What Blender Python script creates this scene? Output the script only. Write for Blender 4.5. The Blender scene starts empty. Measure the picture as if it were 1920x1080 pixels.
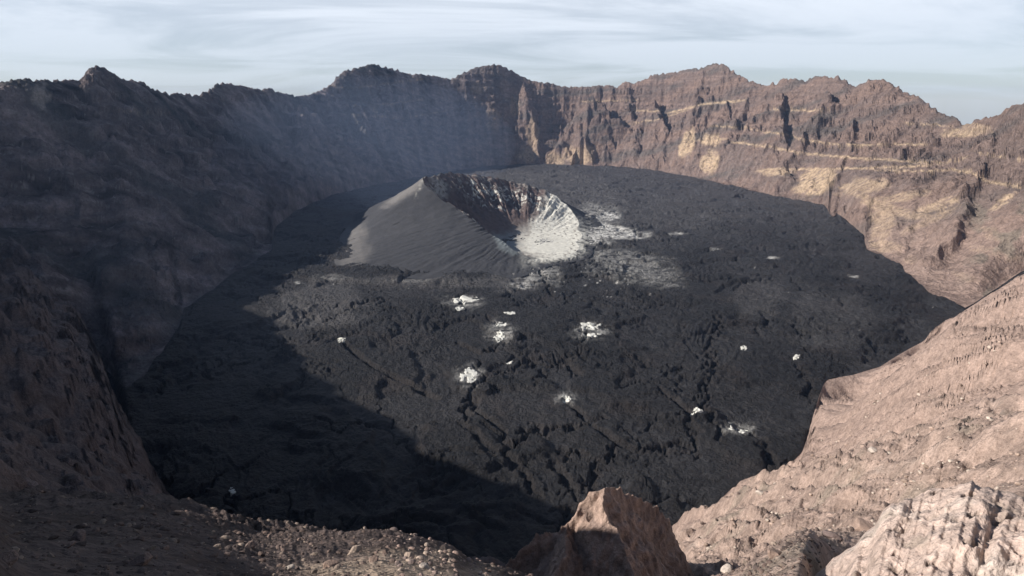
import bpy, math, random
import numpy as np
random.seed(7)
sc = bpy.context.scene
rad = math.radians

# ------------------------------------------------------------------ camera, sky, sun, exposure
FPX = 1144.0                      # focal length in pixels of the 1920 px wide photograph
PITCH = rad(17.0)
D = 300.0                         # crater floor lies this far below the camera
cam_d = bpy.data.cameras.new('camera')
cam_d.sensor_width = 36.0
cam_d.lens = 36.0 * FPX / 1920.0
cam_d.clip_start = 0.5
cam_d.clip_end = 60000
cam = bpy.data.objects.new('camera', cam_d)
sc.collection.objects.link(cam)
cam.location = (0, 0, 0)
cam.rotation_euler = (rad(90) - PITCH, 0, 0)
sc.camera = cam

SUN_EL = 30.0
SUN_VEC = np.array([-0.995, -0.10])          # horizontal direction towards the sun: from the left, a little behind
SUN_VEC = SUN_VEC / np.linalg.norm(SUN_VEC)
sun_d = bpy.data.lights.new('sun', 'SUN')
sun_d.energy = 5.0
sun_d.angle = rad(0.5)
sun_d.color = (1.0, 0.93, 0.86)
sun = bpy.data.objects.new('sun', sun_d)
sc.collection.objects.link(sun)
from mathutils import Vector
sdir = Vector((SUN_VEC[0] * math.cos(rad(SUN_EL)), SUN_VEC[1] * math.cos(rad(SUN_EL)), math.sin(rad(SUN_EL))))
sun.rotation_euler = sdir.to_track_quat('Z', 'Y').to_euler()

world = bpy.data.worlds.new('World')
sc.world = world
world.use_nodes = True
wn = world.node_tree
wn.nodes.clear()
def N(nt, t, **kw):
    n = nt.nodes.new(t)
    for k, v in kw.items():
        setattr(n, k, v)
    return n
sky = N(wn, 'ShaderNodeTexSky', sky_type='NISHITA')
sky.sun_disc = False
sky.sun_elevation = rad(SUN_EL)
sky.sun_rotation = math.atan2(SUN_VEC[0], SUN_VEC[1])
sky.altitude = 2500
sky.air_density = 1.0
sky.dust_density = 1.5
bg = N(wn, 'ShaderNodeBackground')
SKY_S = 0.055
bg.inputs['Strength'].default_value = SKY_S
out = N(wn, 'ShaderNodeOutputWorld')
# thin cirrus: stretched noise in the sky's own directions, flattened onto a high plane
tc = N(wn, 'ShaderNodeTexCoord')
sep = N(wn, 'ShaderNodeSeparateXYZ')
wn.links.new(tc.outputs['Generated'], sep.inputs[0])
def WM(op, a, b=None, c=None, clamp=False):
    n = N(wn, 'ShaderNodeMath', operation=op)
    n.use_clamp = clamp
    for i, v in enumerate((a, b, c)):
        if v is None: continue
        if isinstance(v, (int, float)): n.inputs[i].default_value = v
        else: wn.links.new(v, n.inputs[i])
    return n.outputs[0]
zc = WM('MAXIMUM', sep.outputs['Z'], 0.0)
den = WM('ADD', zc, 0.10)
cx = WM('DIVIDE', sep.outputs['X'], den)
cy = WM('DIVIDE', sep.outputs['Y'], den)
comb = N(wn, 'ShaderNodeCombineXYZ')
wn.links.new(WM('ADD', WM('MULTIPLY', cx, 0.34), WM('MULTIPLY', cy, 0.10)), comb.inputs[0])
wn.links.new(WM('SUBTRACT', WM('MULTIPLY', cy, 0.50), WM('MULTIPLY', cx, 0.07)), comb.inputs[1])
cn = N(wn, 'ShaderNodeTexNoise')
cn.inputs['Scale'].default_value = 1.15
cn.inputs['Detail'].default_value = 7
cn.inputs['Roughness'].default_value = 0.60
cn.inputs['Distortion'].default_value = 0.9
wn.links.new(comb.outputs[0], cn.inputs['Vector'])
cr = N(wn, 'ShaderNodeMapRange')
cr.inputs['From Min'].default_value = 0.34
cr.inputs['From Max'].default_value = 0.60
cr.inputs['To Min'].default_value = 0.55
cr.inputs['To Max'].default_value = 0.92
cr.interpolation_type = 'SMOOTHSTEP'
wn.links.new(cn.outputs['Fac'], cr.inputs['Value'])
above = N(wn, 'ShaderNodeMapRange')
above.inputs['From Min'].default_value = -0.02
above.inputs['From Max'].default_value = 0.14
above.inputs['To Min'].default_value = 0.42
wn.links.new(sep.outputs['Z'], above.inputs['Value'])
high = N(wn, 'ShaderNodeMapRange')      # the veil thins towards the zenith
high.inputs['From Min'].default_value = 0.20
high.inputs['From Max'].default_value = 0.50
high.inputs['To Min'].default_value = 1.0
high.inputs['To Max'].default_value = 0.04
wn.links.new(sep.outputs['Z'], high.inputs['Value'])
cf = WM('MULTIPLY', WM('MULTIPLY', cr.outputs[0], above.outputs[0]), high.outputs[0])
mixc = N(wn, 'ShaderNodeMix', data_type='RGBA')
wn.links.new(cf, mixc.inputs[0])
wn.links.new(sky.outputs[0], mixc.inputs[6])
mixc.inputs[7].default_value = (13.2, 14.2, 15.7, 1)
wn.links.new(mixc.outputs[2], bg.inputs['Color'])
wn.links.new(bg.outputs[0], out.inputs['Surface'])

sc.view_settings.view_transform = 'Standard'
sc.view_settings.look = 'None'
sc.view_settings.exposure = 0.36
sc.view_settings.gamma = 1.0
sc.view_settings.use_curve_mapping = False
sc.render.engine = 'CYCLES'
sc.cycles.volume_bounces = 0
sc.cycles.max_bounces = 4
sc.cycles.diffuse_bounces = 1
sc.cycles.use_denoising = True

# ------------------------------------------------------------------ noise
_rng = np.random.RandomState(11)
_perm = np.tile(_rng.permutation(256), 3).astype(np.int32)
_ang = _rng.rand(256) * 2 * np.pi
_gx = np.cos(_ang).astype(np.float32); _gy = np.sin(_ang).astype(np.float32)

def perlin(x, y, seed=0):
    x = np.asarray(x, np.float32); y = np.asarray(y, np.float32)
    xf = np.floor(x); yf = np.floor(y)
    xi = xf.astype(np.int32); yi = yf.astype(np.int32)
    fx = x - xf; fy = y - yf
    u = fx * fx * fx * (fx * (fx * 6 - 15) + 10); v = fy * fy * fy * (fy * (fy * 6 - 15) + 10)
    xa = (xi + seed * 37) & 255; xb = (xa + 1) & 255
    ya = (yi + seed * 91) & 255; yb = (ya + 1) & 255
    pa = _perm[xa]; pb = _perm[xb]
    def g(h, a, b):
        return _gx[h] * a + _gy[h] * b
    h00 = _perm[pa + ya]; h10 = _perm[pb + ya]; h01 = _perm[pa + yb]; h11 = _perm[pb + yb]
    n0 = g(h00, fx, fy); n1 = g(h10, fx - 1, fy)
    n2 = g(h01, fx, fy - 1); n3 = g(h11, fx - 1, fy - 1)
    a = n0 + u * (n1 - n0); b = n2 + u * (n3 - n2)
    return (a + v * (b - a)) * 1.45

def fbm(x, y, oct=5, seed=0, gain=0.5, lac=2.03):
    s = 0; a = 1.0; t = 0
    for i in range(oct):
        s = s + a * perlin(x, y, seed + i); t += a
        a *= gain; x = x * lac + 13.7; y = y * lac - 7.3
    return s / t

def ridged(x, y, oct=4, seed=0, gain=0.5, lac=2.07):
    """1 on crests, 0 in troughs"""
    s = 0; a = 1.0; t = 0
    for i in range(oct):
        s = s + a * (1 - np.abs(perlin(x, y, seed + i)) * 1.6); t += a
        a *= gain; x = x * lac + 5.1; y = y * lac + 9.2
    return s / t

def smooth(a, b, x):
    t = np.clip((x - a) / (b - a), 0, 1)
    return t * t * (3 - 2 * t)

# ------------------------------------------------------------------ pixel <-> place
def ray(x, y):
    X = (x - 960.0) / FPX; Y = (540.0 - y) / FPX
    h = math.cos(PITCH) + Y * math.sin(PITCH); v = -math.sin(PITCH) + Y * math.cos(PITCH)
    return math.degrees(math.atan2(X, h)), v / math.hypot(X, h)
def P(x, y, r):
    """a point seen at photo pixel x, y that lies r metres away on the map: azimuth, range, height"""
    a, t = ray(x, y)
    return (a, r, r * t)
def PF(x, y):
    a, t = ray(x, y)
    return (a, -D / t, -D)
def XYZ(p):
    a = rad(p[0]); return (p[1] * math.sin(a), p[1] * math.cos(a), p[2])
def pix(x, y, z):
    """photo pixel of world points"""
    f = y * math.cos(PITCH) - z * math.sin(PITCH); u = y * math.sin(PITCH) + z * math.cos(PITCH)
    f = np.where(f > 1, f, 1)
    return 960 + FPX * x / f, 540 - FPX * u / f

# ------------------------------------------------------------------ the land as rings round the viewpoint
# every ring is a line on the map (azimuth, range, height); the surface runs from ring to ring
NEAR = [P(380, 990, 60) and PF(390, 1000), PF(370, 983), PF(335, 958), PF(310, 925), PF(262, 880), PF(235, 845), PF(212, 800)]
ringD = [(-180, 60, -14), (-120, 100, -10), (-90, 150, 8), (-75, 220, -30), (-60, 330, -120), (-55, 480, -190), (-50, 800, -215),
         P(0, 545, 1000), P(100, 612, 900), P(170, 680, 800), PF(210, 775), PF(215, 800), PF(240, 850), PF(270, 895), PF(312, 925),
         PF(330, 950), PF(370, 970), PF(400, 1010), PF(640, 1052), PF(900, 1085), PF(1100, 1060), PF(1250, 990), PF(1320, 962),
         PF(1340, 948), PF(1365, 922), PF(1400, 900), PF(1480, 886), PF(1488, 862), PF(1506, 846),
         PF(1546, 713), PF(1575, 707), PF(1600, 703), PF(1650, 688), PF(1730, 641), PF(1780, 602), PF(1812, 580),
         P(1870, 545, 1180), P(1920, 513, 1250), (46, 1150, -215), (60, 520, -120), (90, 150, -20), (120, 70, -12), (180, 60, -14)]
ringE = [(-180, 65, -15), (-120, 110, -9), (-90, 160, 9), (-75, 240, -25), (-60, 350, -115), (-55, 505, -185), (-50, 850, -218),
         P(0, 535, 1050), P(100, 600, 960), P(170, 665, 900), P(205, 700, 870), PF(232, 728), PF(268, 708), PF(300, 662), PF(318, 640), PF(338, 610),
         PF(345, 578), PF(398, 545), PF(442, 510), PF(478, 490), PF(510, 470), PF(514, 430), PF(556, 394), PF(600, 375), PF(640, 362), PF(700, 348), PF(770, 335), PF(860, 319),
         PF(920, 311), PF(980, 308), PF(1060, 309), PF(1150, 312), PF(1220, 318), PF(1290, 331), PF(1350, 343), PF(1420, 360), PF(1490, 374), PF(1545, 384), PF(1568, 400),
         PF(1562, 410), PF(1600, 424), PF(1618, 440), PF(1624, 468), PF(1690, 494), PF(1696, 510), PF(1740, 545), PF(1812, 579),
         P(1870, 540, 1230), P(1920, 506, 1300), (46, 1190, -215), (60, 560, -118), (90, 160, -18), (120, 80, -13), (180, 65, -15)]
ringA = [(-180, 20, -8), (-120, 24, -4), (-90, 40, -4), (-72, 60, -14), (-60, 84, -13), (-52, 92, -20), (-48.5, 86, -26), P(0, 925, 80), P(120, 948, 84), P(380, 990, 72),  # left knots out of view are raised to shade the foreground
         P(480, 1010, 60), P(560, 1017, 52), P(640, 1020, 46), P(740, 1019, 42), P(800, 1033, 40), P(850, 1040, 40), P(880, 1058, 41),
         P(930, 1068, 42), P(990, 1090, 44), P(1140, 1118, 48), P(1300, 1112, 54), P(1385, 1080, 62), P(1440, 1040, 76), P(1500, 1008, 90),
         P(1640, 988, 110), P(1780, 950, 118), P(1920, 900, 120), (60, 110, -35), (90, 60, -14), (120, 30, -7), (180, 20, -8)]
ringB = [(-180, 30, -9), (-120, 40, -6), (-90, 60, -3), (-75, 90, -14), (-60, 125, -10), (-52, 130, -6), (-48, 130, -14), P(0, 965, 118), P(380, 1045, 110), P(640, 1110, 82),  # unseen left knots form a spur shaped to shade foreground and pinnacle
         P(860, 1130, 72), P(960, 1130, 76), P(1200, 1130, 90), P(1380, 1110, 96), P(1500, 1022, 108), P(1640, 990, 135), P(1780, 948, 150), P(1920, 880, 160),
         (60, 150, -55), (90, 75, -16), (120, 40, -9), (180, 30, -9)]
ringM = [(-180, 40, -11), (-120, 60, -8), (-90, 90, 3), (-75, 150, -30), (-60, 230, -60), (-50, 250, -95), P(0, 760, 330), P(120, 800, 330), P(280, 930, 300), P(380, 1015, 230),
         P(640, 1090, 180), P(960, 1110, 170), P(1200, 1075, 180), P(1330, 1000, 200), P(1400, 950, 235), P(1500, 920, 260), P(1600, 865, 290), P(1700, 800, 330), P(1920, 690, 380),
         (60, 230, -80), (90, 100, -17), (120, 50, -10), (180, 40, -11)]
ringC = [(-180, 50, -13), (-120, 80, -9), (-90, 120, 6), (-75, 190, -38), (-60, 300, -105), (-55, 430, -150), (-50, 640, -180),
         P(0, 510, 880), P(25, 512, 870), P(50, 520, 860), P(95, 560, 820), P(150, 600, 780), P(175, 625, 750), P(205, 668, 710), P(222, 705, 690), P(224, 790, 610),
         P(262, 868, 510), P(312, 925, 450), P(330, 953, 400), P(372, 985, 350), P(640, 1065, 290), P(960, 1080, 280), P(1250, 1015, 300), P(1330, 975, 330),
         P(1400, 915, 390), P(1480, 893, 420), P(1502, 862, 470), P(1548, 806, 545), P(1600, 765, 610), P(1700, 685, 745), P(1810, 590, 1000), P(1860, 558, 1080), P(1920, 523, 1150),
         (46, 1050, -200), (60, 430, -115), (90, 130, -19), (120, 60, -11), (180, 50, -13)]
# skyline pixels, with the range of the rim below
SKY = [(-60, 168), (0, 157), (22, 150), (48, 147), (62, 150), (95, 152), (120, 152), (148, 153), (155, 146), (166, 130), (180, 126), (198, 129), (212, 140), (228, 149), (252, 151),
       (270, 155), (285, 166), (312, 173), (340, 175), (368, 177), (385, 172), (405, 158), (420, 155), (440, 160), (465, 166), (490, 168), (508, 166), (525, 175), (545, 178), (562, 181),
       (585, 177), (610, 166), (622, 158), (632, 142), (650, 132), (680, 125), (703, 119), (716, 125), (745, 130), (760, 138), (785, 140), (800, 141), (822, 144), (845, 149), (862, 140), (880, 131),
       (905, 124), (925, 121), (945, 124), (962, 134), (980, 145), (1000, 152), (1035, 157), (1060, 162), (1085, 163), (1110, 162), (1135, 160), (1158, 164), (1172, 153), (1185, 158), (1205, 150), (1222, 141),
       (1245, 137), (1270, 135), (1300, 128), (1320, 127), (1338, 119), (1356, 120), (1372, 130), (1390, 143), (1405, 152), (1430, 158), (1444, 161), (1448, 153), (1455, 160), (1464, 149), (1490, 148), (1515, 151),
       (1525, 143), (1545, 143), (1562, 146), (1568, 139), (1585, 149), (1598, 160), (1612, 160), (1630, 150), (1645, 149), (1660, 152), (1690, 166), (1705, 178), (1715, 178), (1740, 192), (1765, 210), (1775, 216),
       (1790, 218), (1800, 228), (1818, 233), (1826, 227), (1850, 219), (1872, 218), (1882, 206), (1900, 198), (1920, 194), (1960, 180)]
RIMR = [(-180, 100), (-120, 140), (-90, 300), (-75, 330), (-66, 400), (-60, 480), (-55.3, 640), (-52.4, 900), (-49.4, 1180), (-45, 1360), (-38.5, 1520), (-34, 1700), (-30, 1900), (-25, 2200), (-21, 2520), (-16, 2880), (-12, 3080),  # unseen left ranges set so the rim's shadow reaches across the floor
        (-6, 3270), (0, 3360), (5, 3380), (10, 3340), (15, 3200), (20, 2900), (25, 2620), (29.5, 2420), (33, 2180), (36, 1960), (38, 1720), (40, 1560), (46, 1400), (60, 760), (90, 280), (120, 150), (180, 100)]
def table(ring, az):
    ring = sorted(ring); a = np.array([p[0] for p in ring], float)
    return np.interp(az, a, [p[1] for p in ring]), np.interp(az, a, [p[2] for p in ring])
FA = np.arange(-180, 180.0001, 0.02)
def gsm(v, sig):
    if sig <= 0: return v
    n = int(sig / 0.02 * 3); k = np.exp(-0.5 * (np.arange(-n, n + 1) * 0.02 / sig) ** 2); k /= k.sum()
    return np.convolve(np.pad(v, n, mode='edge'), k, 'valid')
def ring_tables():
    T = {}
    for nm, rg, sg in (('A', ringA, 0.5), ('B', ringB, 1.6), ('M', ringM, 1.5), ('C', ringC, 0.5), ('D', ringD, 0.12), ('E', ringE, 0.10)):
        r, z = table(rg, FA)
        T[nm] = [gsm(r, sg), gsm(z, sg)]
    T['E'][0] = T['E'][0] * (1 + .03 * fbm(FA / 1.4, FA * 0 + 7, 4, 12, .5) * ((FA > -35) & (FA < 38)))
    T['E'][0] = np.maximum(T['E'][0], T['D'][0] + 15)
    T['C'][0] = np.minimum(T['C'][0], T['D'][0] * 0.97)
    rr = gsm(np.interp(FA, [p[0] for p in RIMR], [p[1] for p in RIMR]), 1.5)
    sk = sorted((ray(x, y)[0], ray(x, y)[1]) for x, y in SKY)
    tanel = np.interp(FA, [p[0] for p in sk], [p[1] for p in sk])
    zz = rr * tanel
    OFF = [(-180, -30), (-120, -10), (-90, 10), (-75, 16), (-66, 22), (-60, 26), (-56.5, 26), (-54.5, 0), (-52, 6), (-49.4, 8), (-47, 0), (-42, 18)]  # unseen left rim heights, shaped to throw the shadow on the lava
    zl = np.interp(FA, [p[0] for p in OFF], [p[1] for p in OFF])
    OFR = [(40, 0), (44, 30), (60, 30), (90, 5), (120, -12), (180, -30)]
    zr = np.interp(FA, [p[0] for p in OFR], [p[1] for p in OFR])
    zl = zl + 34 * fbm(FA / 2.2, FA * 0 + 11, 6, 15, .62) * ((FA > -66) & (FA < -41))
    z0 = np.interp(-40.2, FA, zz); z1 = np.interp(39.8, FA, zz)
    zz = np.where(FA < -40.2, zl + (z0 - zl) * np.exp(-(-40.2 - FA) / 1.2), zz)
    zz = np.where(FA > 39.8, zr + (z1 - zr) * np.exp(-(FA - 39.8) / 1.2), zz)
    T['H'] = [rr, zz]
    rE, zE = T['E']
    zEs = gsm(zE, 2.0); rEs = gsm(rE, 0.6)
    # talus shoulder and cliff foot, as fractions of the way up
    w1 = 0.40 + 0.06 * fbm(FA / 6, FA * 0, 3, 5); w2 = 0.76 + 0.05 * fbm(FA / 5, FA * 0 + 3, 3, 8)
    rE5 = gsm(rE, 2.5)
    T['F'] = [np.maximum(rE5 + (rr - rE5) * w1, rE + 40), zEs + (gsm(zz, 0.5) - zEs) * 0.30]
    T['G'] = [np.maximum(rE5 + (rr - rE5) * w2, rE + 80), zEs + (gsm(zz, 0.5) - zEs) * 0.66]
    T['I'] = [rr * 1.10 + 60, zz - 60 - 0.03 * rr]
    T['J'] = [rr * 1.5 + 900, np.full_like(rr, -322)]
    T['Z'] = [np.full_like(rr, 0.5), np.full_like(rr, -1.75)]
    return T
RT = ring_tables()
ORDER = ['Z', 'A', 'B', 'M', 'C', 'D', 'E', 'F', 'G', 'H', 'I', 'J']

def pchip_cols(R, Z):
    """monotone slopes for columns of knots, shape (K, n)"""
    h = np.diff(R, axis=0); d = np.diff(Z, axis=0) / h
    m = np.zeros_like(Z)
    w1 = 2 * h[1:] + h[:-1]; w2 = h[1:] + 2 * h[:-1]
    ok = d[:-1] * d[1:] > 0
    with np.errstate(divide='ignore', invalid='ignore'):
        hm = (w1 + w2) / (w1 / d[:-1] + w2 / d[1:])
    m[1:-1] = np.where(ok, hm, 0)
    m[0] = d[0]; m[-1] = d[-1]
    return m

def columns(az):
    R = np.array([np.interp(az, FA, RT[k][0]) for k in ORDER]); Z = np.array([np.interp(az, FA, RT[k][1]) for k in ORDER])
    for i in range(1, len(ORDER)):
        R[i] = np.maximum(R[i], R[i - 1] * 1.01 + 1)
    return R, Z

# crater outline as an ellipse: arc length u along the wall, used to run gullies straight downslope
EC = (30.0, 1620.0); EA, EB = 700.0, 1330.0
_ph = np.linspace(-np.pi, np.pi, 1441)
_dl = np.hypot(-EA * np.sin(_ph), EB * np.cos(_ph))
_arc = np.concatenate([[0], np.cumsum((_dl[1:] + _dl[:-1]) / 2 * np.diff(_ph))])
def uv(x, y):
    phi = np.arctan2((x - EC[0]) / EA, -(y - EC[1]) / EB)      # seam lies at the far side's back, 0 at the near side
    phi = np.where(phi > np.pi, phi - 2 * np.pi, phi)
    ph2 = phi
    # arc length measured from the near end
    a = np.interp(ph2, _ph, _arc2)
    q = np.hypot((x - EC[0]) / EA, (y - EC[1]) / EB)
    return a, (q - 1) * 900.0
_dl2 = np.hypot(EA * np.cos(_ph), EB * np.sin(_ph))
_arc2 = np.concatenate([[0], np.cumsum((_dl2[1:] + _dl2[:-1]) / 2 * np.diff(_ph))])
_tot = _arc2[-1]

# spurs that stand out of the wall: crest from top to foot (photo pixel, range), side slope
def spur(top, foot, slope, rough=0.25, seed=0, curve=0.0):
    return (np.array(XYZ(top)), np.array(XYZ(foot)), slope, rough, seed, curve)
SPURS = [
    spur(P(1112, 176, 3190), P(1085, 306, 3060), .9, .3, 1),     # buttress on the far wall
    spur(P(1108, 190, 3240), P(1138, 308, 3060), 1.1, .3, 2),
    spur(P(985, 160, 3300), P(1010, 307, 3090), 1.1, .4, 3),
    spur(P(1180, 165, 3270), P(1195, 315, 2980), 1.4, .4, 4),
    spur(P(1225, 175, 3150), P(1290, 331, 2730), 1.5, .4, 5),
    spur(P(1340, 140, 3000), P(1420, 330, 2480), 1.3, .4, 6),
    spur(P(1460, 165, 2650), P(1500, 350, 2250), 1.4, .4, 7),
    spur(P(1560, 155, 2450), P(1475, 300, 2300), 1.3, .4, 8),
    spur(P(1640, 160, 2400), P(1560, 330, 2060), 1.2, .4, 9),
    spur(P(1730, 200, 2150), P(1640, 400, 1700), 1.0, .4, 10),
    spur(P(1905, 350, 1480), P(1840, 405, 1420), 1.1, .4, 11),
    spur(P(1880, 230, 1750), P(1760, 460, 1330), .8, .4, 12),
    spur(P(700, 150, 3000), P(655, 345, 2350), .85, .4, 13),
    spur(P(560, 200, 2450), P(560, 385, 1900), .8, .4, 14),
    spur(P(420, 190, 2150), P(520, 425, 1600), .75, .4, 15),
    spur(P(290, 200, 1850), P(490, 475, 1350), .7, .4, 16),
    spur(P(265, 430, 1180), P(345, 585, 985), .75, .4, 17),
    spur(P(180, 300, 1480), P(265, 435, 1180), .7, .4, 18),
    spur(P(60, 250, 1400), P(330, 615, 960), .62, .3, 19),
    spur(P(0, 440, 1100), P(240, 705, 830), .55, .3, 20),
]
def add_spurs(x, y, z, wx, wy):
    for A_, B_, sl, rough, seed, cv in SPURS:
        ax, ay, az_ = A_; bx, by, bz = B_
        dx, dy = bx - ax, by - ay; L = math.hypot(dx, dy)
        px, py = x + wx - ax, y + wy - ay
        t = (px * dx + py * dy) / (L * L); tt = np.clip(t, 0, 1.0)
        dist = np.hypot(px - tt * dx, py - tt * dy)
        crest = az_ + (bz - az_) * tt ** 0.92
        cand = crest - sl * dist - 6 * (1 - np.exp(-dist / 12))
        k = 16.0
        h = np.clip(0.5 + 0.5 * (cand - z) / k, 0, 1)
        z = z * (1 - h) + cand * h + k * h * (1 - h)
    return z

CRACKS = [[(1055, 742), (1085, 770), (1120, 800), (1160, 828), (1200, 845), (1290, 830)],
          [(1333, 690), (1325, 735), (1322, 770), (1340, 800), (1350, 830)],
          [(1160, 830), (1130, 860), (1105, 895), (1095, 925)],
          [(1010, 665), (960, 690), (925, 700), (880, 730), (900, 770), (940, 800), (950, 850), (985, 890), (1000, 920)],
          [(880, 725), (870, 790), (905, 830), (925, 860)], [(1000, 790), (960, 840), (930, 850), (905, 830)],
          [(650, 650), (700, 690), (760, 715), (820, 740)], [(610, 600), (700, 565), (780, 555)],
          [(1080, 660), (1020, 690), (1000, 720)], [(1240, 735), (1290, 775), (1300, 800), (1300, 850)],
          [(1410, 810), (1440, 850), (1450, 880)], [(1080, 840), (1040, 860), (1060, 900), (1075, 930)],
          [(1350, 590), (1330, 650), (1345, 700)], [(1500, 690), (1530, 740), (1560, 775)],
          [(860, 640), (905, 660), (950, 640)], [(1090, 700), (1060, 680), (1100, 640), (1090, 625)],
          [(1010, 505), (1025, 525), (1032, 548)], [(1130, 780), (1080, 800), (1000, 800)]]
CR_W = [[XYZ(PF(*p))[:2] for p in c] for c in CRACKS]
def crack_dist(x, y):
    best = np.full(x.shape, 1e9, np.float32)
    for c in CR_W:
        xs = [p[0] for p in c]; ys = [p[1] for p in c]
        m = (x > min(xs) - 60) & (x < max(xs) + 60) & (y > min(ys) - 60) & (y < max(ys) + 60)
        if not m.any(): continue
        xm, ym = x[m], y[m]; b = np.full(xm.shape, 1e9)
        for (x0, y0), (x1, y1) in zip(c[:-1], c[1:]):
            dx, dy = x1 - x0, y1 - y0
            t = np.clip(((xm - x0) * dx + (ym - y0) * dy) / (dx * dx + dy * dy), 0, 1)
            b = np.minimum(b, np.hypot(xm - x0 - t * dx, ym - y0 - t * dy))
        best[m] = np.minimum(best[m], b)
    return best

def floor_relief(x, y):
    wx = fbm(x / 110, y / 110, 3, 40) * 45; wy = fbm(x / 110 + 9, y / 110, 3, 44) * 45
    z = fbm(x / 260, y / 260, 3, 50) * 5.0
    big = ridged((x + wx) / 95, (y + wy) / 95, 3, 53)
    z = z + (big - .6) * 4.0
    mid = ridged((x + wx * 1.6) / 34, (y + wy * 1.6) / 34, 3, 57)
    z = z + (mid - .6) * 1.6
    # ropy wrinkles: warped crests, packed closely
    w2 = fbm(x / 38, y / 38, 3, 61) * 26; w3 = fbm(x / 38 + 5, y / 38, 3, 66) * 26
    rope = smooth(-.4, .5, fbm(x / 90, y / 90, 3, 67))
    z = z + (ridged((x + w2) / 13, (y + w3) / 6.5, 3, 63, .6) - .6) * (.5 + 1.6 * rope)
    rho = np.hypot(x - 60, y - 1330) + fbm(x / 240, y / 240, 3, 102) * 190; tht = np.arctan2(y - 1330, x - 60)
    arc = smooth(-.25, .3, fbm(x / 170 + 5, y / 170, 3, 104))
    z = z + (ridged(rho / 15 + fbm(x / 26, y / 26, 3, 106) * .9, tht * 9, 2, 108) - .6) * 4.2 * arc
    z = z + (smooth(-.05, .05, fbm((x + wx) / 130, (y + wy) / 130, 4, 109)) - .5) * 5.0      # edges of overlapping flows
    z = z + (ridged((x - w3) / 4.2, (y + w2) / 4.2, 2, 65) - .6) * (.3 + .6 * rope)
    jag = fbm(x / 18, y / 18, 4, 68) * 16
    cd = crack_dist(x + jag, y - jag)
    cm = smooth(-.35, .3, fbm(x / 34, y / 34, 3, 69))
    cm = .35 + .65 * cm; z = z - 10 * cm * np.exp(-(cd / 3.2) ** 2) + .9 * cm * np.exp(-((cd - 5) / 3) ** 2)
    # a mesh of hairline rifts
    rf = np.abs(fbm((x + wx) / 75, (y + wy) / 75, 4, 74)); rm = smooth(-.1, .3, fbm(x / 120, y / 120, 2, 78))
    z = z - 6.5 * rm * np.exp(-(rf / .026) ** 2)
    rf2 = np.abs(fbm((x + w2) / 48 + 3, (y + w3) / 48, 3, 99)); z = z - 2.6 * np.exp(-(rf2 / .025) ** 2) * smooth(0, .3, fbm(x / 150, y / 150, 2, 98))
    return z

def terrace(z, period, sharp, ph):
    q = z / period + ph; f = np.floor(q); t = q - f
    t2 = np.clip((t - .5) * sharp + .5, 0, 1); t2 = t2 * t2 * (3 - 2 * t2)
    return (f + t2 - ph) * period

def land(az, R, Z, M, row_r, knots, seg):
    """row_r: (rows, n) ranges; returns x, y, z and the mask fields"""
    n = len(az); a = np.radians(az)
    r = row_r
    x = r * np.sin(a); y = r * np.cos(a)
    h = R[seg + 1] - R[seg]; t = (r - R[seg]) / h
    t = np.clip(t, 0, 1)
    t2 = t * t; t3 = t2 * t
    z = (2 * t3 - 3 * t2 + 1) * Z[seg] + (t3 - 2 * t2 + t) * h * M[seg] + (-2 * t3 + 3 * t2) * Z[seg + 1] + (t3 - t2) * h * M[seg + 1]
    return x, y, z, t

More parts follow.
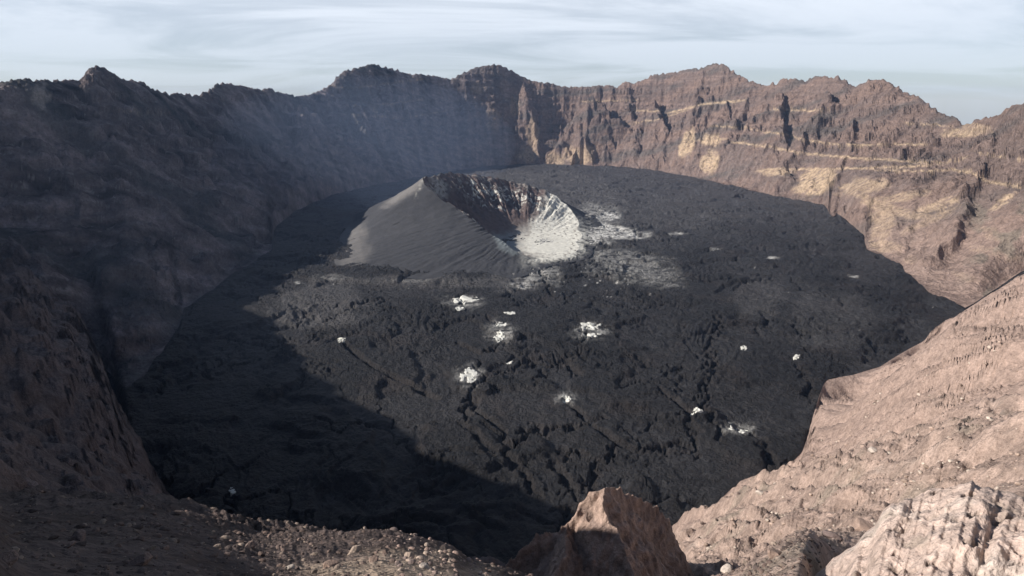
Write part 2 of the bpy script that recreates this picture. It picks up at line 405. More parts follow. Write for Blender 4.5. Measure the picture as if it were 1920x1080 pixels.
class Out: pass
def sample(az, rows, part):
    """rows: list of (segment, t) pairs"""
    R, Z = columns(az); M = pchip_cols(R, Z)
    X = []; Y = []; ZZ = []; S = []
    for seg, t, geo in rows:
        if part == 'floor': r = np.clip(300.0 * (3300.0 / 300.0) ** t, R[5], R[6])
        elif geo: r = R[seg] * (R[seg + 1] / R[seg]) ** t
        else: r = R[seg] + (R[seg + 1] - R[seg]) * t
        x, y, z, tt = land(az, R, Z, M, r, None, seg)
        X.append(x); Y.append(y); ZZ.append(z); S.append(np.full(len(az), seg) + tt)
    X = np.array(X); Y = np.array(Y); z = np.array(ZZ); S = np.array(S); r = np.hypot(X, Y)
    o = Out(); o.S = S
    if part == 'floor':
        relief = floor_relief(X, Y)
        dE = (R[6] - r); dD = (r - R[5])
        edge = np.clip(np.minimum(dE, dD) / 25.0, 0, 1)
        z = z + relief * (0.25 + 0.75 * edge)
        tall = smooth(0, 40, np.minimum(dE, dD)) * 0
        z = z + tall
        # the lava stands a few metres proud of the wall's foot
        o.x, o.y, o.z = X, Y, z
        o.slope = relief
        return o
    # --- walls and slopes
    azz = np.broadcast_to(az, X.shape)
    px, py = pix(X, Y, z)
    wx = fbm(X / 150, Y / 150, 3, 20) * 45; wy = fbm(X / 150 + 7, Y / 150, 3, 24) * 45
    infl = smooth(6.0, 6.25, S) if part == 'wall' else smooth(0, 1, S)
    fl = np.where(S >= 6, smooth(6.0, 6.22, S), np.where(S <= 5, smooth(5.0, 4.6, S), 0))      # fades to nothing at the lava's edge
    fl = np.where(S < 2, 1, fl)
    rim = np.where(S > 8.5, 1 - smooth(8.5, 9.0, S) * 0.93, 1)
    scale = np.clip(r / 600.0, 0.02, 1.0)              # relief shrinks towards the viewpoint, where metres are many pixels
    if part == 'wall':
        zs = add_spurs(X, Y, z, wx * .8 + fbm(X / 40, Y / 40, 3, 26) * 22, wy * .8 + fbm(X / 40 + 3, Y / 40, 3, 28) * 22)
        lim = smooth(6.0, 6.12, S) * np.where(S > 8.7, 1 - smooth(8.7, 9.0, S), 1)
        z = z + (zs - z) * lim
    u, d = uv(X + wx * .5, Y + wy * .5)
    hfrac = np.clip((z + D) / 350.0, 0, 1)
    cliff = smooth(0.22, 0.5, hfrac + 0.16 * fbm(u / 120, d / 400, 3, 30)) if part == 'wall' else smooth(0.1, 0.5, hfrac) * 0 + 0.65
    if part == 'wall': cliff = np.maximum(cliff, .55 * (1 - smooth(-10, -2, azz)))
    o.cliff = cliff
    g1 = ridged(u / 210, d / 900 + 3, 3, 31) - .62
    g2 = ridged(u / 62, d / 420, 3, 33) - .62
    g3 = ridged(u / 19, d / 130, 3, 35) - .62
    if part == 'wall':
        dz = g1 * (46 + 34 * (1 - smooth(-14, -4, azz))) * (0.4 + .6 * cliff) + g2 * (9 + 22 * cliff) + g3 * (2.5 + 11 * cliff)
        dz = dz + fbm(X / 32, Y / 32, 5, 37, .58) * (4 + 17 * cliff) + (ridged(X / 13 + z / 30, Y / 13, 3, 71) - .6) * (1 + 4.5 * cliff)
        z = z + dz * fl * rim
        zz = z + 12 * fbm(X / 300, Y / 300, 2, 39)
        tz = terrace(zz, 37, 2.6, 0.2) - zz
        tz2 = terrace(zz + tz, 11, 2.2, 0.6) - zz - tz
        z = z + (tz * .55 + tz2 * .6) * cliff * fl * rim * smooth(-0.35, 0.25, fbm(u / 150, d / 150, 2, 41))
        # rocky teeth along the skyline
        teeth = (ridged(azz * 1.9, r * 0 + 2, 5, 43, .6) - .6) * 19 * smooth(8.7, 9.0, S) * (1 - smooth(9.0, 9.4, S)) * np.clip(r / 2500, .4, 1)
        z = z + teeth
    else:
        sc_ = np.clip((r - 5) / 500.0, 0.0, 1.0)
        right = smooth(-5, 20, azz)
        n1_ = fbm(X / 60, Y / 60, 4, 81)
        rocky = np.clip(smooth(-.12, .18, n1_ + .0025 * (420 - r) - .2) + (1 - right), 0, 1)
        o.rocky = rocky
        dz = (g1 * (30 + 22 * right) + g2 * (24 + 16 * right) + g3 * (11 + 7 * right)) * sc_
        k1 = np.clip(r / 260, 0.0, 1); k2 = np.clip(r / 150, 0.0, 1)
        dz = dz + fbm(X / 40, Y / 40, 4, 37) * 10 * k1 + fbm(X / 11, Y / 11, 4, 77) * 5.0 * np.clip((r - 18) / 60, 0, 1) * (1 - .5 * right)
        dz = dz + (.55 - ridged((X + wx * .3) / 17, (Y + wy * .3) / 17, 3, 72)) * (1.5 + 4.2 * rocky) * k2
        dz = dz + (.55 - ridged(X / 5.5, Y / 5.5, 3, 76)) * (.4 + 1.2 * rocky) * np.clip(r / 130, 0.0, 1)
        dz = dz + fbm(X / 2.2, Y / 2.2, 4, 73) * .8 * np.clip(r / 70, 0.04, 1) * (.4 + .6 * rocky)
        dz = dz + (ridged(X / 1.3, Y / 1.3, 3, 79) - .6) * .28 * np.clip(r / 30, 0.12, 1)
        dz = dz + fbm(X / .45, Y / .45, 3, 75) * 0.16 * np.clip(r / 20, 0.3, 1.0)
        dz = dz + (ridged(X / 9 + Y / 30, Y / 5.5, 4, 180) - .6) * 3.0 * smooth(16, 50, r) * (1 - smooth(110, 220, r)) * (1 - smooth(-20, -12, azz))
        lip = np.where(S < 2, 0.7, 1.0) * (1 - .5 * smooth(3.6, 4.0, S) * smooth(22, 27, azz) * (1 - smooth(39, 42, azz)))
        z = z + dz * fl * lip
        z = z - 7 * smooth(29.5, 37, azz) * (1 - smooth(58, 66, azz)) * smooth(2.5, 9, r) * (1 - smooth(32, 60, r))
        zz = z + 6 * fbm(X / 90, Y / 90, 2, 39)
        z = z + (terrace(zz, 14, 2.2, 0.2) - zz) * .6 * fl * sc_ * (1 - .85 * right)
    o.x, o.y, o.z = X, Y, z; o.u = u; o.d = d
    o.px, o.py = pix(X, Y, z)
    return o

# ------------------------------------------------------------------ materials
def material(name, rough=0.95):
    m = bpy.data.materials.new(name); m.use_nodes = True
    nt = m.node_tree; b = nt.nodes['Principled BSDF']
    b.inputs['Roughness'].default_value = rough
    b.inputs['Specular IOR Level'].default_value = 0.15
    return m, nt, b

def rock_material(name, scales, bump=1.0, dist=1.0, contrast=0.35):
    """vertex tint x three sizes of mottling, with matching relief"""
    m, nt, b = material(name)
    L = nt.links.new
    at = N(nt, 'ShaderNodeAttribute', attribute_name='tint')
    tc = N(nt, 'ShaderNodeTexCoord')
    prev = None; col = at.outputs['Color']; hsum = None
    for i, s in enumerate(scales):
        n = N(nt, 'ShaderNodeTexNoise')
        n.inputs['Scale'].default_value = 1.0 / s; n.inputs['Detail'].default_value = 6; n.inputs['Roughness'].default_value = .62
        n.inputs['Distortion'].default_value = .3
        L(tc.outputs['Object'], n.inputs['Vector'])
        mr = N(nt, 'ShaderNodeMapRange')
        mr.inputs['From Min'].default_value = .3; mr.inputs['From Max'].default_value = .7
        mr.inputs['To Min'].default_value = 1 - contrast; mr.inputs['To Max'].default_value = 1 + contrast
        L(n.outputs['Fac'], mr.inputs['Value'])
        mx = N(nt, 'ShaderNodeMix', data_type='RGBA', blend_type='MULTIPLY'); mx.inputs[0].default_value = 1
        cc = N(nt, 'ShaderNodeCombineColor')
        for k in range(3): L(mr.outputs[0], cc.inputs[k])
        L(col, mx.inputs[6]); L(cc.outputs[0], mx.inputs[7]); col = mx.outputs[2]
        ml = N(nt, 'ShaderNodeMath', operation='MULTIPLY'); ml.inputs[1].default_value = s
        L(n.outputs['Fac'], ml.inputs[0])
        if hsum is None: hsum = ml.outputs[0]
        else:
            ad = N(nt, 'ShaderNodeMath', operation='ADD'); L(hsum, ad.inputs[0]); L(ml.outputs[0], ad.inputs[1]); hsum = ad.outputs[0]
    L(col, b.inputs['Base Color'])
    bp = N(nt, 'ShaderNodeBump'); bp.inputs['Strength'].default_value = bump; bp.inputs['Distance'].default_value = dist
    L(hsum, bp.inputs['Height']); L(bp.outputs[0], b.inputs['Normal'])
    return m

MAT_WALL = rock_material('layered volcanic rock', (14.0, 4.0), .9, 1.2, .30)
MAT_SLOPE = rock_material('weathered crater slope rock', (5.0, 1.2, .25), .8, .7, .28)
MAT_LAVA = rock_material('black lava', (9.0, 2.6), 1.0, 1.2, .38)
_b = MAT_LAVA.node_tree.nodes['Principled BSDF']; _b.inputs['Roughness'].default_value = .6; _b.inputs['Specular IOR Level'].default_value = .2
MAT_CONE = rock_material('cinder and ash', (6.0, 1.6), .35, .3, .12)
MAT_PALE = rock_material('pale pitted rock', (1.0, .25, .07), .9, .5, .22)
MAT_CRUST = rock_material('white mineral crust', (2.0, .6), .5, .3, .12)
MAT_BOULDER = rock_material('boulder rock', (.5, .12), .7, .3, .25)

def grid_object(name, o, col, mat, mask=None, kind=None, parent=None):
    rows, n = o.x.shape
    co = np.stack([o.x, o.y, o.z], -1).reshape(-1, 3).astype(np.float32)
    i = np.arange(rows - 1)[:, None] * n + np.arange(n - 1)[None, :]
    q = np.stack([i, i + 1, i + n + 1, i + n], -1)
    if mask is not None: q = q[mask]
    if name == 'crater_floor':
        rr_ = np.hypot(o.x, o.y); q = q[(rr_[1:, :-1] - rr_[:-1, :-1] > .01) | (rr_[1:, 1:] - rr_[:-1, 1:] > .01)]
    q = q.reshape(-1, 4)
    me = bpy.data.meshes.new(name)
    me.vertices.add(len(co)); me.vertices.foreach_set('co', co.ravel())
    me.loops.add(q.size); me.loops.foreach_set('vertex_index', q.astype(np.int32).ravel())
    me.polygons.add(len(q)); me.polygons.foreach_set('loop_start', np.arange(0, q.size, 4, dtype=np.int32))
    me.polygons.foreach_set('loop_total', np.full(len(q), 4, np.int32))
    me.update(calc_edges=True)
    me.polygons.foreach_set('use_smooth', np.ones(len(q), bool))
    ca = me.color_attributes.new('tint', 'FLOAT_COLOR', 'POINT')
    c4 = np.ones((len(co), 4), np.float32); c4[:, :3] = np.clip(col.reshape(-1, 3), 0.002, .85)
    ca.data.foreach_set('color', c4.ravel())
    me.materials.append(mat)
    ob = bpy.data.objects.new(name, me); sc.collection.objects.link(ob)
    if kind: ob['kind'] = kind
    if parent: ob.parent = parent
    return ob
def tag(o, label, cat, group=None):
    o['label'] = label; o['category'] = cat
    if group: o['group'] = group
    return o

def lerp(a, b, t):
    t = np.asarray(t)[..., None]; return a * (1 - t) + b * t
C = lambda *v: np.array(v, float)

def poly_band(px, py, line, width):
    """1 on a painted stratum that follows a traced outcrop line"""
    xs = [p[0] for p in line]; ys = [p[1] for p in line]
    yy = np.interp(px, xs, ys)
    inside = smooth(xs[0] - 6, xs[0] + 12, px) * (1 - smooth(xs[-1] - 12, xs[-1] + 6, px))
    w = width * (0.55 + 0.9 * np.abs(fbm(px / 22, py / 40, 3, 91)))
    return np.clip(1.25 - np.abs(py + 3 * fbm(px / 14, py * 0, 3, 93) - yy) / w, 0, 1) * inside
def blob(px, py, cx, cy, rx, ry, rot=0.0, seed=0, soft=.35):
    c, s = math.cos(rad(rot)), math.sin(rad(rot))
    a = ((px - cx) * c + (py - cy) * s) / rx; b = (-(px - cx) * s + (py - cy) * c) / ry
    q = np.hypot(a, b) + .55 * fbm(px / (rx * .5 + 3), py / (ry * .5 + 3), 4, 100 + seed)
    return 1 - smooth(1 - soft, 1 + soft * .3, q)

BANDS = [([(1430, 247), (1470, 251), (1505, 262), (1580, 272), (1650, 271), (1740, 271)], 2.6),
         ([(1432, 268), (1445, 276), (1500, 287), (1600, 296), (1700, 302), (1760, 307), (1800, 300), (1815, 293)], 3.6),
         ([(1455, 317), (1500, 318), (1600, 316), (1700, 313), (1745, 310)], 3.2), ([(1640, 320), (1720, 321), (1790, 318)], 2.4),
         ([(1690, 231), (1740, 233), (1785, 237)], 2.2), ([(1780, 318), (1820, 323), (1850, 340), (1920, 352)], 4.2), ([(1828, 283), (1870, 294), (1925, 301)], 2.2),
         ([(1330, 236), (1400, 240), (1432, 247)], 2.4), ([(1250, 213), (1320, 195), (1400, 188)], 3.5), ([(1090, 190), (1200, 188)], 2), ([(1170, 235), (1240, 222), (1290, 206)], 2),
         ([(1370, 266), (1440, 275)], 3.5), ([(1440, 205), (1520, 208), (1560, 205)], 2.5), ([(1180, 205), (1215, 209), (1245, 207)], 2.5),
         ([(600, 160), (660, 165), (720, 158), (800, 148)], 3), ([(650, 190), (720, 196), (800, 186)], 2.4), ([(640, 215), (760, 222), (850, 205)], 2.0), ([(210, 205), (300, 212), (330, 206)], 3)]
PATCH = [(1290, 268, 14, 32, 25, 1), (1335, 262, 26, 12, 0, 1), (1330, 305, 20, 24, 20, 1), (1085, 292, 36, 20, 0, .8), (1040, 300, 20, 16, 0, .7), (1530, 340, 46, 26, -20, .9), (1620, 350, 50, 18, -10, .65),
         (1455, 322, 40, 8, 0, .8), (1650, 385, 46, 12, 20, .7), (1700, 400, 55, 10, 10, .7), (1760, 385, 50, 10, -20, .8), (1655, 420, 26, 40, 10, .75), (1660, 462, 36, 14, 10, .9), (1708, 488, 14, 9, 0, .8),
         (1690, 370, 60, 10, -10, .6), (1880, 378, 30, 8, -35, .9), (1800, 250, 34, 10, 0, .8), (1830, 240, 30, 10, 10, .6), (1850, 470, 40, 8, 10, .6), (1885, 480, 40, 10, 20, .6), (1860, 440, 26, 12, 30, .5),
         (1810, 520, 30, 8, 20, .5), (1740, 415, 60, 8, -25, .6), (925, 225, 14, 26, 0, .6), (965, 200, 10, 22, 0, .5), (1000, 250, 14, 30, 0, .6), (990, 290, 20, 18, 0, .6), (895, 165, 16, 12, 0, .5), (700, 200, 6, 20, -30, .8)]

def wall_tint(o):
    px, py = o.px, o.py
    base = C(.185, .138, .120)
    grey = C(.115, .102, .094); brown = C(.225, .16, .132); cream = C(.60, .45, .30)
    u, d, z = o.u, o.d, o.z
    n1 = fbm(o.x / 160, o.y / 160 + z / 60, 4, 81)
    strat = fbm(u / 900, (z + 10 * fbm(o.x / 200, o.y / 200, 2, 82)) / 9.0, 4, 83)
    c = lerp(np.broadcast_to(base, px.shape + (3,)), brown, smooth(-.1, .35, n1))
    c = lerp(c, grey, smooth(.02, .4, -n1) * .8)
    c = c * (1 + .40 * strat * (0.25 + .75 * o.cliff))[..., None]
    # cooler, duller tint on left wall and far-left peaks: some shade put into colour
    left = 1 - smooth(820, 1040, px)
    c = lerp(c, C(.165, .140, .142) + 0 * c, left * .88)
    scree = smooth(.0, .32, ridged(u / 36, d / 300, 3, 85) - .62) * (1 - o.cliff)
    c = lerp(c, C(.27, .215, .19) + 0 * c, scree * .5 * (1 - .85 * left))
    # talus streaks run downslope
    c = c * (1 + .22 * fbm(u / 9, d / 160, 3, 86) * (1 - .5 * o.cliff))[..., None]
    pale = 0
    for line, w in BANDS: pale = np.maximum(pale, poly_band(px, py, line, w))
    for k, (cx, cy, rx, ry, rot, a) in enumerate(PATCH): pale = np.maximum(pale, a * blob(px, py, cx, cy, rx, ry, rot, k))
    pale = pale * smooth(-.55, .15, fbm(o.x / 12, o.y / 12 + z / 8, 3, 87))
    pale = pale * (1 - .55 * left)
    ok = (o.S < 9.02)
    c = lerp(c, cream + 0 * c, pale * ok * .85)
    # pinker, paler lower slope at the right
    rt = smooth(1500, 1720, px) * smooth(330, 480, py)
    c = lerp(c, C(.33, .24, .20) * (1 + .15 * n1[..., None]), rt * .7)
    # grey-green weathered outcrops right
    gg = smooth(.05, .3, fbm(px / 60, py / 45, 3, 88)) * smooth(1780, 1850, px) * smooth(360, 400, py)
    c = lerp(c, C(.20, .175, .14) + 0 * c, gg * .7)
    for (cx, cy, rx, ry, rot, k) in ((1290, 300, 30, 20, 0, 1),):
        pass
    # pale grey spots scattered over the shaded wall
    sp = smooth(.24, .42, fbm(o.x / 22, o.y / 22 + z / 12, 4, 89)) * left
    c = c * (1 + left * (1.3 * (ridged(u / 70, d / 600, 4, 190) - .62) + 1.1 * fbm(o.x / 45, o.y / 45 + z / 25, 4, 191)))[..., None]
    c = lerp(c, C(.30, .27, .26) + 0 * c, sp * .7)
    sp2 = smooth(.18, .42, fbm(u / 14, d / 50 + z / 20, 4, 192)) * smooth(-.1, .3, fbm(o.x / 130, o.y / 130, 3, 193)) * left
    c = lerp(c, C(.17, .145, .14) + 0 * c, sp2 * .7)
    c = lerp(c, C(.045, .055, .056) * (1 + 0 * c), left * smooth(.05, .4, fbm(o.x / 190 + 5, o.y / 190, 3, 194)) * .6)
    c = lerp(c, C(.34, .30, .27) + 0 * c, .8 * blob(px, py, 75, 180, 20, 26, 0, 60) * ok)
    c = lerp(c, C(.36, .31, .30) + 0 * c, .7 * blob(px, py, 310, 530, 30, 7, 35, 61))
    return c

def slope_tint(o):
    px, py = o.px, o.py
    r = np.hypot(o.x, o.y)
    az = np.degrees(np.arctan2(o.x, o.y))
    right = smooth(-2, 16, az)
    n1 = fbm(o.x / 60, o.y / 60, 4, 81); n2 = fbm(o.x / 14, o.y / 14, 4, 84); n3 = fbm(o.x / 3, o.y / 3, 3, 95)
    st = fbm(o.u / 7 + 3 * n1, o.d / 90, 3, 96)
    L_ = C(.125, .100, .095) * (1 + .30 * n1 + .25 * n2 + .2 * st)[..., None]  # left rock darker than right, part of its shade in the tint
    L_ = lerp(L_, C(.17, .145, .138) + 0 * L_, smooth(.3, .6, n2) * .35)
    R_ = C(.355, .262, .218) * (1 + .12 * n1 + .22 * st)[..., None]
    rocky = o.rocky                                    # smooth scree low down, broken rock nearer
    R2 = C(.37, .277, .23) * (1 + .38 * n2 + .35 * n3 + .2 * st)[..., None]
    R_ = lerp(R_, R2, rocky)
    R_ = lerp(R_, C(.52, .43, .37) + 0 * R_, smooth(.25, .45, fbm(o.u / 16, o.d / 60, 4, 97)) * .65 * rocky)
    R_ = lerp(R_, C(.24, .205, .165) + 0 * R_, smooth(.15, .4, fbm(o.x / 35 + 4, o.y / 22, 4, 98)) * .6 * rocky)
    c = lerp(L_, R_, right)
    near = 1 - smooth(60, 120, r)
    NR = C(.10, .077, .070) * (1 + .3 * n3 + .25 * n2)[..., None]  # near ground darkened, some of its shade put into the colour
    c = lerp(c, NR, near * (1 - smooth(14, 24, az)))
    c = lerp(c, C(.34, .265, .205) * (1 + .3 * n3)[..., None], blob(px, py, 735, 1085, 190, 56, 0, 70) * near)  # pale gravel mound, with its patch of sunlight painted in as well
    return c

# ------------------------------------------------------------------ ground and floor
def plain():
    n = 64; a = np.linspace(0, 2 * np.pi, n + 1)
    o = Out(); rr = np.array([0.1, 3000, 6000, 8000, 9000])[:, None]
    o.x = rr * np.cos(a); o.y = rr * np.sin(a) + 0; o.z = np.full(o.x.shape, -330.0)
    grid_object('lowland_ground', o, np.broadcast_to(C(.07, .085, .06), o.x.shape + (3,)), MAT_SLOPE, kind='structure')
plain()

AZ = np.arange(-47, 47.001, 0.082)
AZC = np.concatenate([np.arange(47.0, 180, 1.5), [180.0], np.arange(-178.5, -70, 1.5), np.arange(-70, -47, .25), [-47.0]])
def rows(spec):
    out = []
    for i, (seg, n, geo) in enumerate(spec):
        for k in range(n): out.append((seg, k / n, geo))
    out.append((spec[-1][0], 1.0, spec[-1][2]))
    return out

fo = sample(AZ, rows([(5, 470, True)]), 'floor')
WHITE = [(1050, 440, 60, 26, .0, 1), (1030, 468, 44, 12, 0, 1), (1100, 440, 50, 14, 10, .95), (1150, 440, 50, 8, 5, .9), (1140, 405, 26, 9, 0, .9), (1180, 443, 30, 4, 0, .8), (1165, 436, 60, 12, 6, .8), (1130, 425, 44, 10, 12, .8), (872, 567, 42, 14, 0, .3), (940, 622, 34, 24, 0, .25), (1110, 622, 42, 18, 0, .28), (880, 707, 34, 24, 0, .28), (1384, 804, 40, 14, 0, .25), (1062, 746, 26, 14, 0, .25), (1270, 438, 22, 3, 0, .5), (1340, 466, 16, 3, 0, .4), (1450, 483, 12, 3, 0, .5), (1600, 518, 12, 3, 10, .5),
         (1115, 405, 60, 22, 0, .35), (1000, 510, 60, 26, 10, .3), (980, 535, 30, 8, 0, .45), (1180, 500, 110, 36, 10, .22), (560, 530, 8, 3, 0, .5), (620, 520, 40, 7, 0, .16), (780, 526, 60, 4, 0, .14)]
def floor_tint(o):
    px, py = pix(o.x, o.y, o.z)
    n1 = fbm(o.x / 130, o.y / 130, 4, 110); n2 = fbm(o.x / 22, o.y / 22, 4, 112)
    c = C(.0225, .0215, .0222) * (1 + .7 * n1 + .5 * n2)[..., None]
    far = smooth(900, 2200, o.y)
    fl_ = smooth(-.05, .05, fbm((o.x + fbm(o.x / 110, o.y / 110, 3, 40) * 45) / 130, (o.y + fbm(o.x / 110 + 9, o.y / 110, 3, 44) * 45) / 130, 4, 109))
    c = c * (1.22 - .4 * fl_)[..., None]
    c = lerp(c, C(.082, .080, .083) * (1 + .3 * n2)[..., None], far * .8)         # far lava paled: a sheen painted into its tint
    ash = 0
    for (cx, cy, rx, ry, a) in ((1000, 335, 140, 16, .8), (1250, 400, 150, 30, .35), (600, 570, 100, 50, .6), (800, 528, 200, 14, .6), (960, 530, 60, 20, .6), (1100, 380, 90, 40, .7), (1420, 560, 50, 40, .4), (1560, 600, 90, 60, .3)):  # ash patches; painted sheen adds to the farthest one
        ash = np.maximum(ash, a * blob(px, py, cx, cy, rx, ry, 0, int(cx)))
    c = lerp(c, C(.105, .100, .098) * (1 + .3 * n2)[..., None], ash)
    c = lerp(c, C(.040, .032, .029) + 0 * c, smooth(.1, .4, fbm(o.x / 60 + 3, o.y / 60, 3, 118)) * .35)
    jag = fbm(o.x / 18, o.y / 18, 4, 68) * 16
    cd = crack_dist(o.x + jag, o.y - jag)
    c = lerp(c, C(.055, .045, .040) + 0 * c, np.exp(-((cd - 4) / 2) ** 2) * .3)
    w = 0
    for k, (cx, cy, rx, ry, rot, a) in enumerate(WHITE): w = np.maximum(w, a * blob(px, py, cx, cy, rx, ry, rot, 20 + k, .6))
    w = np.clip(w * 1.5, 0, 1) * smooth(-.35, .2, fbm(o.x / 22, o.y / 12, 4, 115, .6))
    # flecks of crust strewn between the big patches
    dens = blob(px, py, 1130, 500, 190, 70, 0, 51, .8) * .5 + blob(px, py, 1000, 540, 420, 30, 0, 52, .8) * .3 + .10 * smooth(1100, 500, py)
    fle = smooth(.60, .74, fbm(o.x / 15, o.y / 8, 4, 116, .7) + dens * .42)
    w = np.maximum(w, fle * .8 * smooth(450, 560, np.hypot(o.x, o.y)))
    return lerp(c, C(.68, .67, .63) + 0 * c, w)
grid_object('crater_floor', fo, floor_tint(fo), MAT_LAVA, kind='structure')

wo = sample(AZ, rows([(6, 110, False), (7, 110, False), (8, 120, False), (9, 10, False), (10, 8, False)]), 'wall')
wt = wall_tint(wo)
def az_split(az0, az1, name):
    i0 = np.searchsorted(AZ, az0); i1 = np.searchsorted(AZ, az1)
    i0 = max(i0, 0); i1 = min(i1 + 1, len(AZ))
    o = Out(); o.x = wo.x[:, i0:i1]; o.y = wo.y[:, i0:i1]; o.z = wo.z[:, i0:i1]
    return grid_object(name, o, wt[:, i0:i1], MAT_WALL, kind='structure')
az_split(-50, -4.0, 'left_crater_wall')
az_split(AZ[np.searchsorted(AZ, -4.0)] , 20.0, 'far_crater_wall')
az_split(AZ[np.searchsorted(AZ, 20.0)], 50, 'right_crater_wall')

so = sample(AZ, rows([(0, 150, True), (1, 50, True), (2, 90, True), (3, 130, True), (4, 40, True)]), 'slope')
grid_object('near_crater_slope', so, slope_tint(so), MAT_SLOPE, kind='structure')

# the rest of the ring, out of view; left part shaped to cast shade
for lo, nm in ((0, 'rim_ridge'),):
    co_ = sample(AZC, rows([(0, 14, True), (1, 8, True), (2, 12, True), (3, 12, True), (4, 6, True), (5, 3, False)]), 'slope')
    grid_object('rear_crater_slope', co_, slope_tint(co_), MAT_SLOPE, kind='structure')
    cw = sample(AZC, rows([(6, 16, False), (7, 16, False), (8, 20, False), (9, 6, False), (10, 6, False)]), 'wall')
    grid_object('rear_crater_wall', cw, wall_tint(cw), MAT_WALL, kind='structure')

# ------------------------------------------------------------------ cinder cone: a horseshoe open to the right front
CC = np.array([30.0, 1330.0])
def closed(pts, th):
    p = [(math.atan2(q[1] - CC[1], q[0] - CC[0]), math.hypot(q[0] - CC[0], q[1] - CC[1]), q[2]) for q in pts]
    p.sort(); a = np.array([q[0] for q in p]); r = np.array([q[1] for q in p]); z = np.array([q[2] for q in p])
    a = np.concatenate([a - 2 * np.pi, a, a + 2 * np.pi]); r = np.tile(r, 3); z = np.tile(z, 3)
    t = np.linspace(-2 * np.pi, 2 * np.pi, 2881); rr = np.interp(t, a, r); zz = np.interp(t, a, z)
    k = np.exp(-.5 * (np.arange(-40, 41) / 13.0) ** 2); k /= k.sum()
    rr = np.convolve(rr, k, 'same'); zz = np.convolve(zz, k, 'same')
    return np.interp(th, t, rr), np.interp(th, t, zz)
RIM = [P(790, 333, 1400), P(812, 331, 1470), P(850, 325, 1580), P(905, 329, 1650), P(955, 338, 1690), P(1000, 349, 1700), P(1040, 363, 1680), P(1062, 383, 1640), P(1076, 404, 1570),
       P(1080, 430, 1440), P(1078, 454, 1320), P(1072, 476, 1215), P(1030, 484, 1180), P(985, 480, 1185), P(968, 473, 1195), P(945, 452, 1235), P(900, 420, 1290), P(860, 391, 1325), P(825, 372, 1350), P(800, 350, 1370)]
FOOT = [PF(632, 500), PF(640, 460), PF(655, 425), (-390 and P(700, 388, 0) and (-17.0, 1640, -302)), (-12, 1800, -302), (-5, 1900, -302), (2, 1900, -302), (6, 1820, -302), (7.6, 1680, -302), (8.4, 1540, -302),
        (8, 1420, -302), (7.6, 1290, -302), (7, 1190, -302), PF(1080, 488), PF(1030, 496), PF(1005, 505), PF(990, 515), PF(960, 521), PF(900, 525), PF(800, 522), PF(740, 518), PF(680, 508)]
INNER = [P(942, 432, 1330), P(955, 424, 1375), P(985, 420, 1400), P(1020, 425, 1400), P(1050, 436, 1365), P(1066, 453, 1300), P(1062, 468, 1240), P(1020, 475, 1215), P(985, 470, 1230), P(960, 457, 1262)]
th = np.linspace(-np.pi, np.pi, 620)
rR, zR = closed([XYZ(p) for p in RIM], th)
rF, zF = closed([XYZ((p[0], p[1], -302)) for p in FOOT], th)
INW = [XYZ((p[0], p[1], -296)) for p in INNER]
rI, zI = closed(INW, th)
rI = np.minimum(rI, rR * .82)
rF = np.maximum(rF, rR + 8)
cone = Out(); cx_, cy_, cz_, part_ = [], [], [], []
for i in range(26):                                    # crater bottom
    t = i / 26; r = rI * t + .5; cx_.append(CC[0] + r * np.cos(th)); cy_.append(CC[1] + r * np.sin(th)); cz_.append(np.full_like(r, -297.0) + 0 * t); part_.append(np.full_like(r, t))
for i in range(90):
    t = i / 90; r = rI + (rR - rI) * t
    zz = -297 + (zR + 297) * (t ** 1.25); cx_.append(CC[0] + r * np.cos(th)); cy_.append(CC[1] + r * np.sin(th)); cz_.append(zz); part_.append(np.full_like(r, 1 + t))
for i in range(131):
    t = i / 130; r = rR + (rF - rR) * t
    zz = zR + (zF - zR) * (t * 1.12 - .12 * t * t * t); zz = np.minimum(zz, zR); zz = np.where(t > .999, zF, zz); cx_.append(CC[0] + r * np.cos(th)); cy_.append(CC[1] + r * np.sin(th)); cz_.append(zz); part_.append(np.full_like(r, 2 + t))
x = np.array(cx_); y = np.array(cy_); z = np.array(cz_); pt = np.array(part_)
hh = np.clip((z + 297) / 60, 0, 1)
thx = np.broadcast_to(th, x.shape)
ins = ((pt > 1) & (pt < 2.05)); bell = np.where(ins, np.sin(np.pi * np.clip(pt - 1, 0, 1)) ** .6, 0)
flute = ridged(thx * 9, pt * .8, 3, 130) - .6; fl2 = ridged(thx * 30, pt * 1.6, 3, 133) - .6
upper = smooth(1.35, 1.75, pt)
dz = bell * hh * smooth(1.1, 1.6, pt) * (flute * 26 + fl2 * 16 * upper)
dz = dz + fbm(x / 14, y / 14, 4, 135) * np.where(pt < 2, 5 * hh + .8, 0.8) + fbm(x / 70, y / 70, 3, 136) * np.where(pt >= 2, 5, 2) * hh
# faint runnels on the outer flank
out_ = (pt >= 2)
dz = dz + np.where(out_, (ridged(thx * 13 + fbm(thx * 4, pt * 2, 3, 144), pt * .9, 5, 137, .6) - .6) * 4.4 * np.sin(np.pi * np.clip(pt - 2, 0, 1)), 0)
dz = dz + smooth(1.8, 2.0, pt) * (1 - smooth(2.0, 2.12, pt)) * fbm(thx * 14, pt * 0, 4, 139) * 9 * hh
z = z + dz
cone.x, cone.y, cone.z = x, y, z
cpx, cpy = pix(x, y, z)
n2 = fbm(x / 25, y / 25, 4, 140); n3 = fbm(x / 8, y / 8, 3, 142)
c = C(.054, .055, .060) * (1 + .12 * n2)[..., None]
c = lerp(c, C(.20, .19, .18) + 0 * c, blob(cpx, cpy, 655, 460, 45, 60, 0, 30, .7) * .6 + blob(cpx, cpy, 760, 360, 60, 12, -34, 31, .6) * .7)
inner = (pt < 2.0)
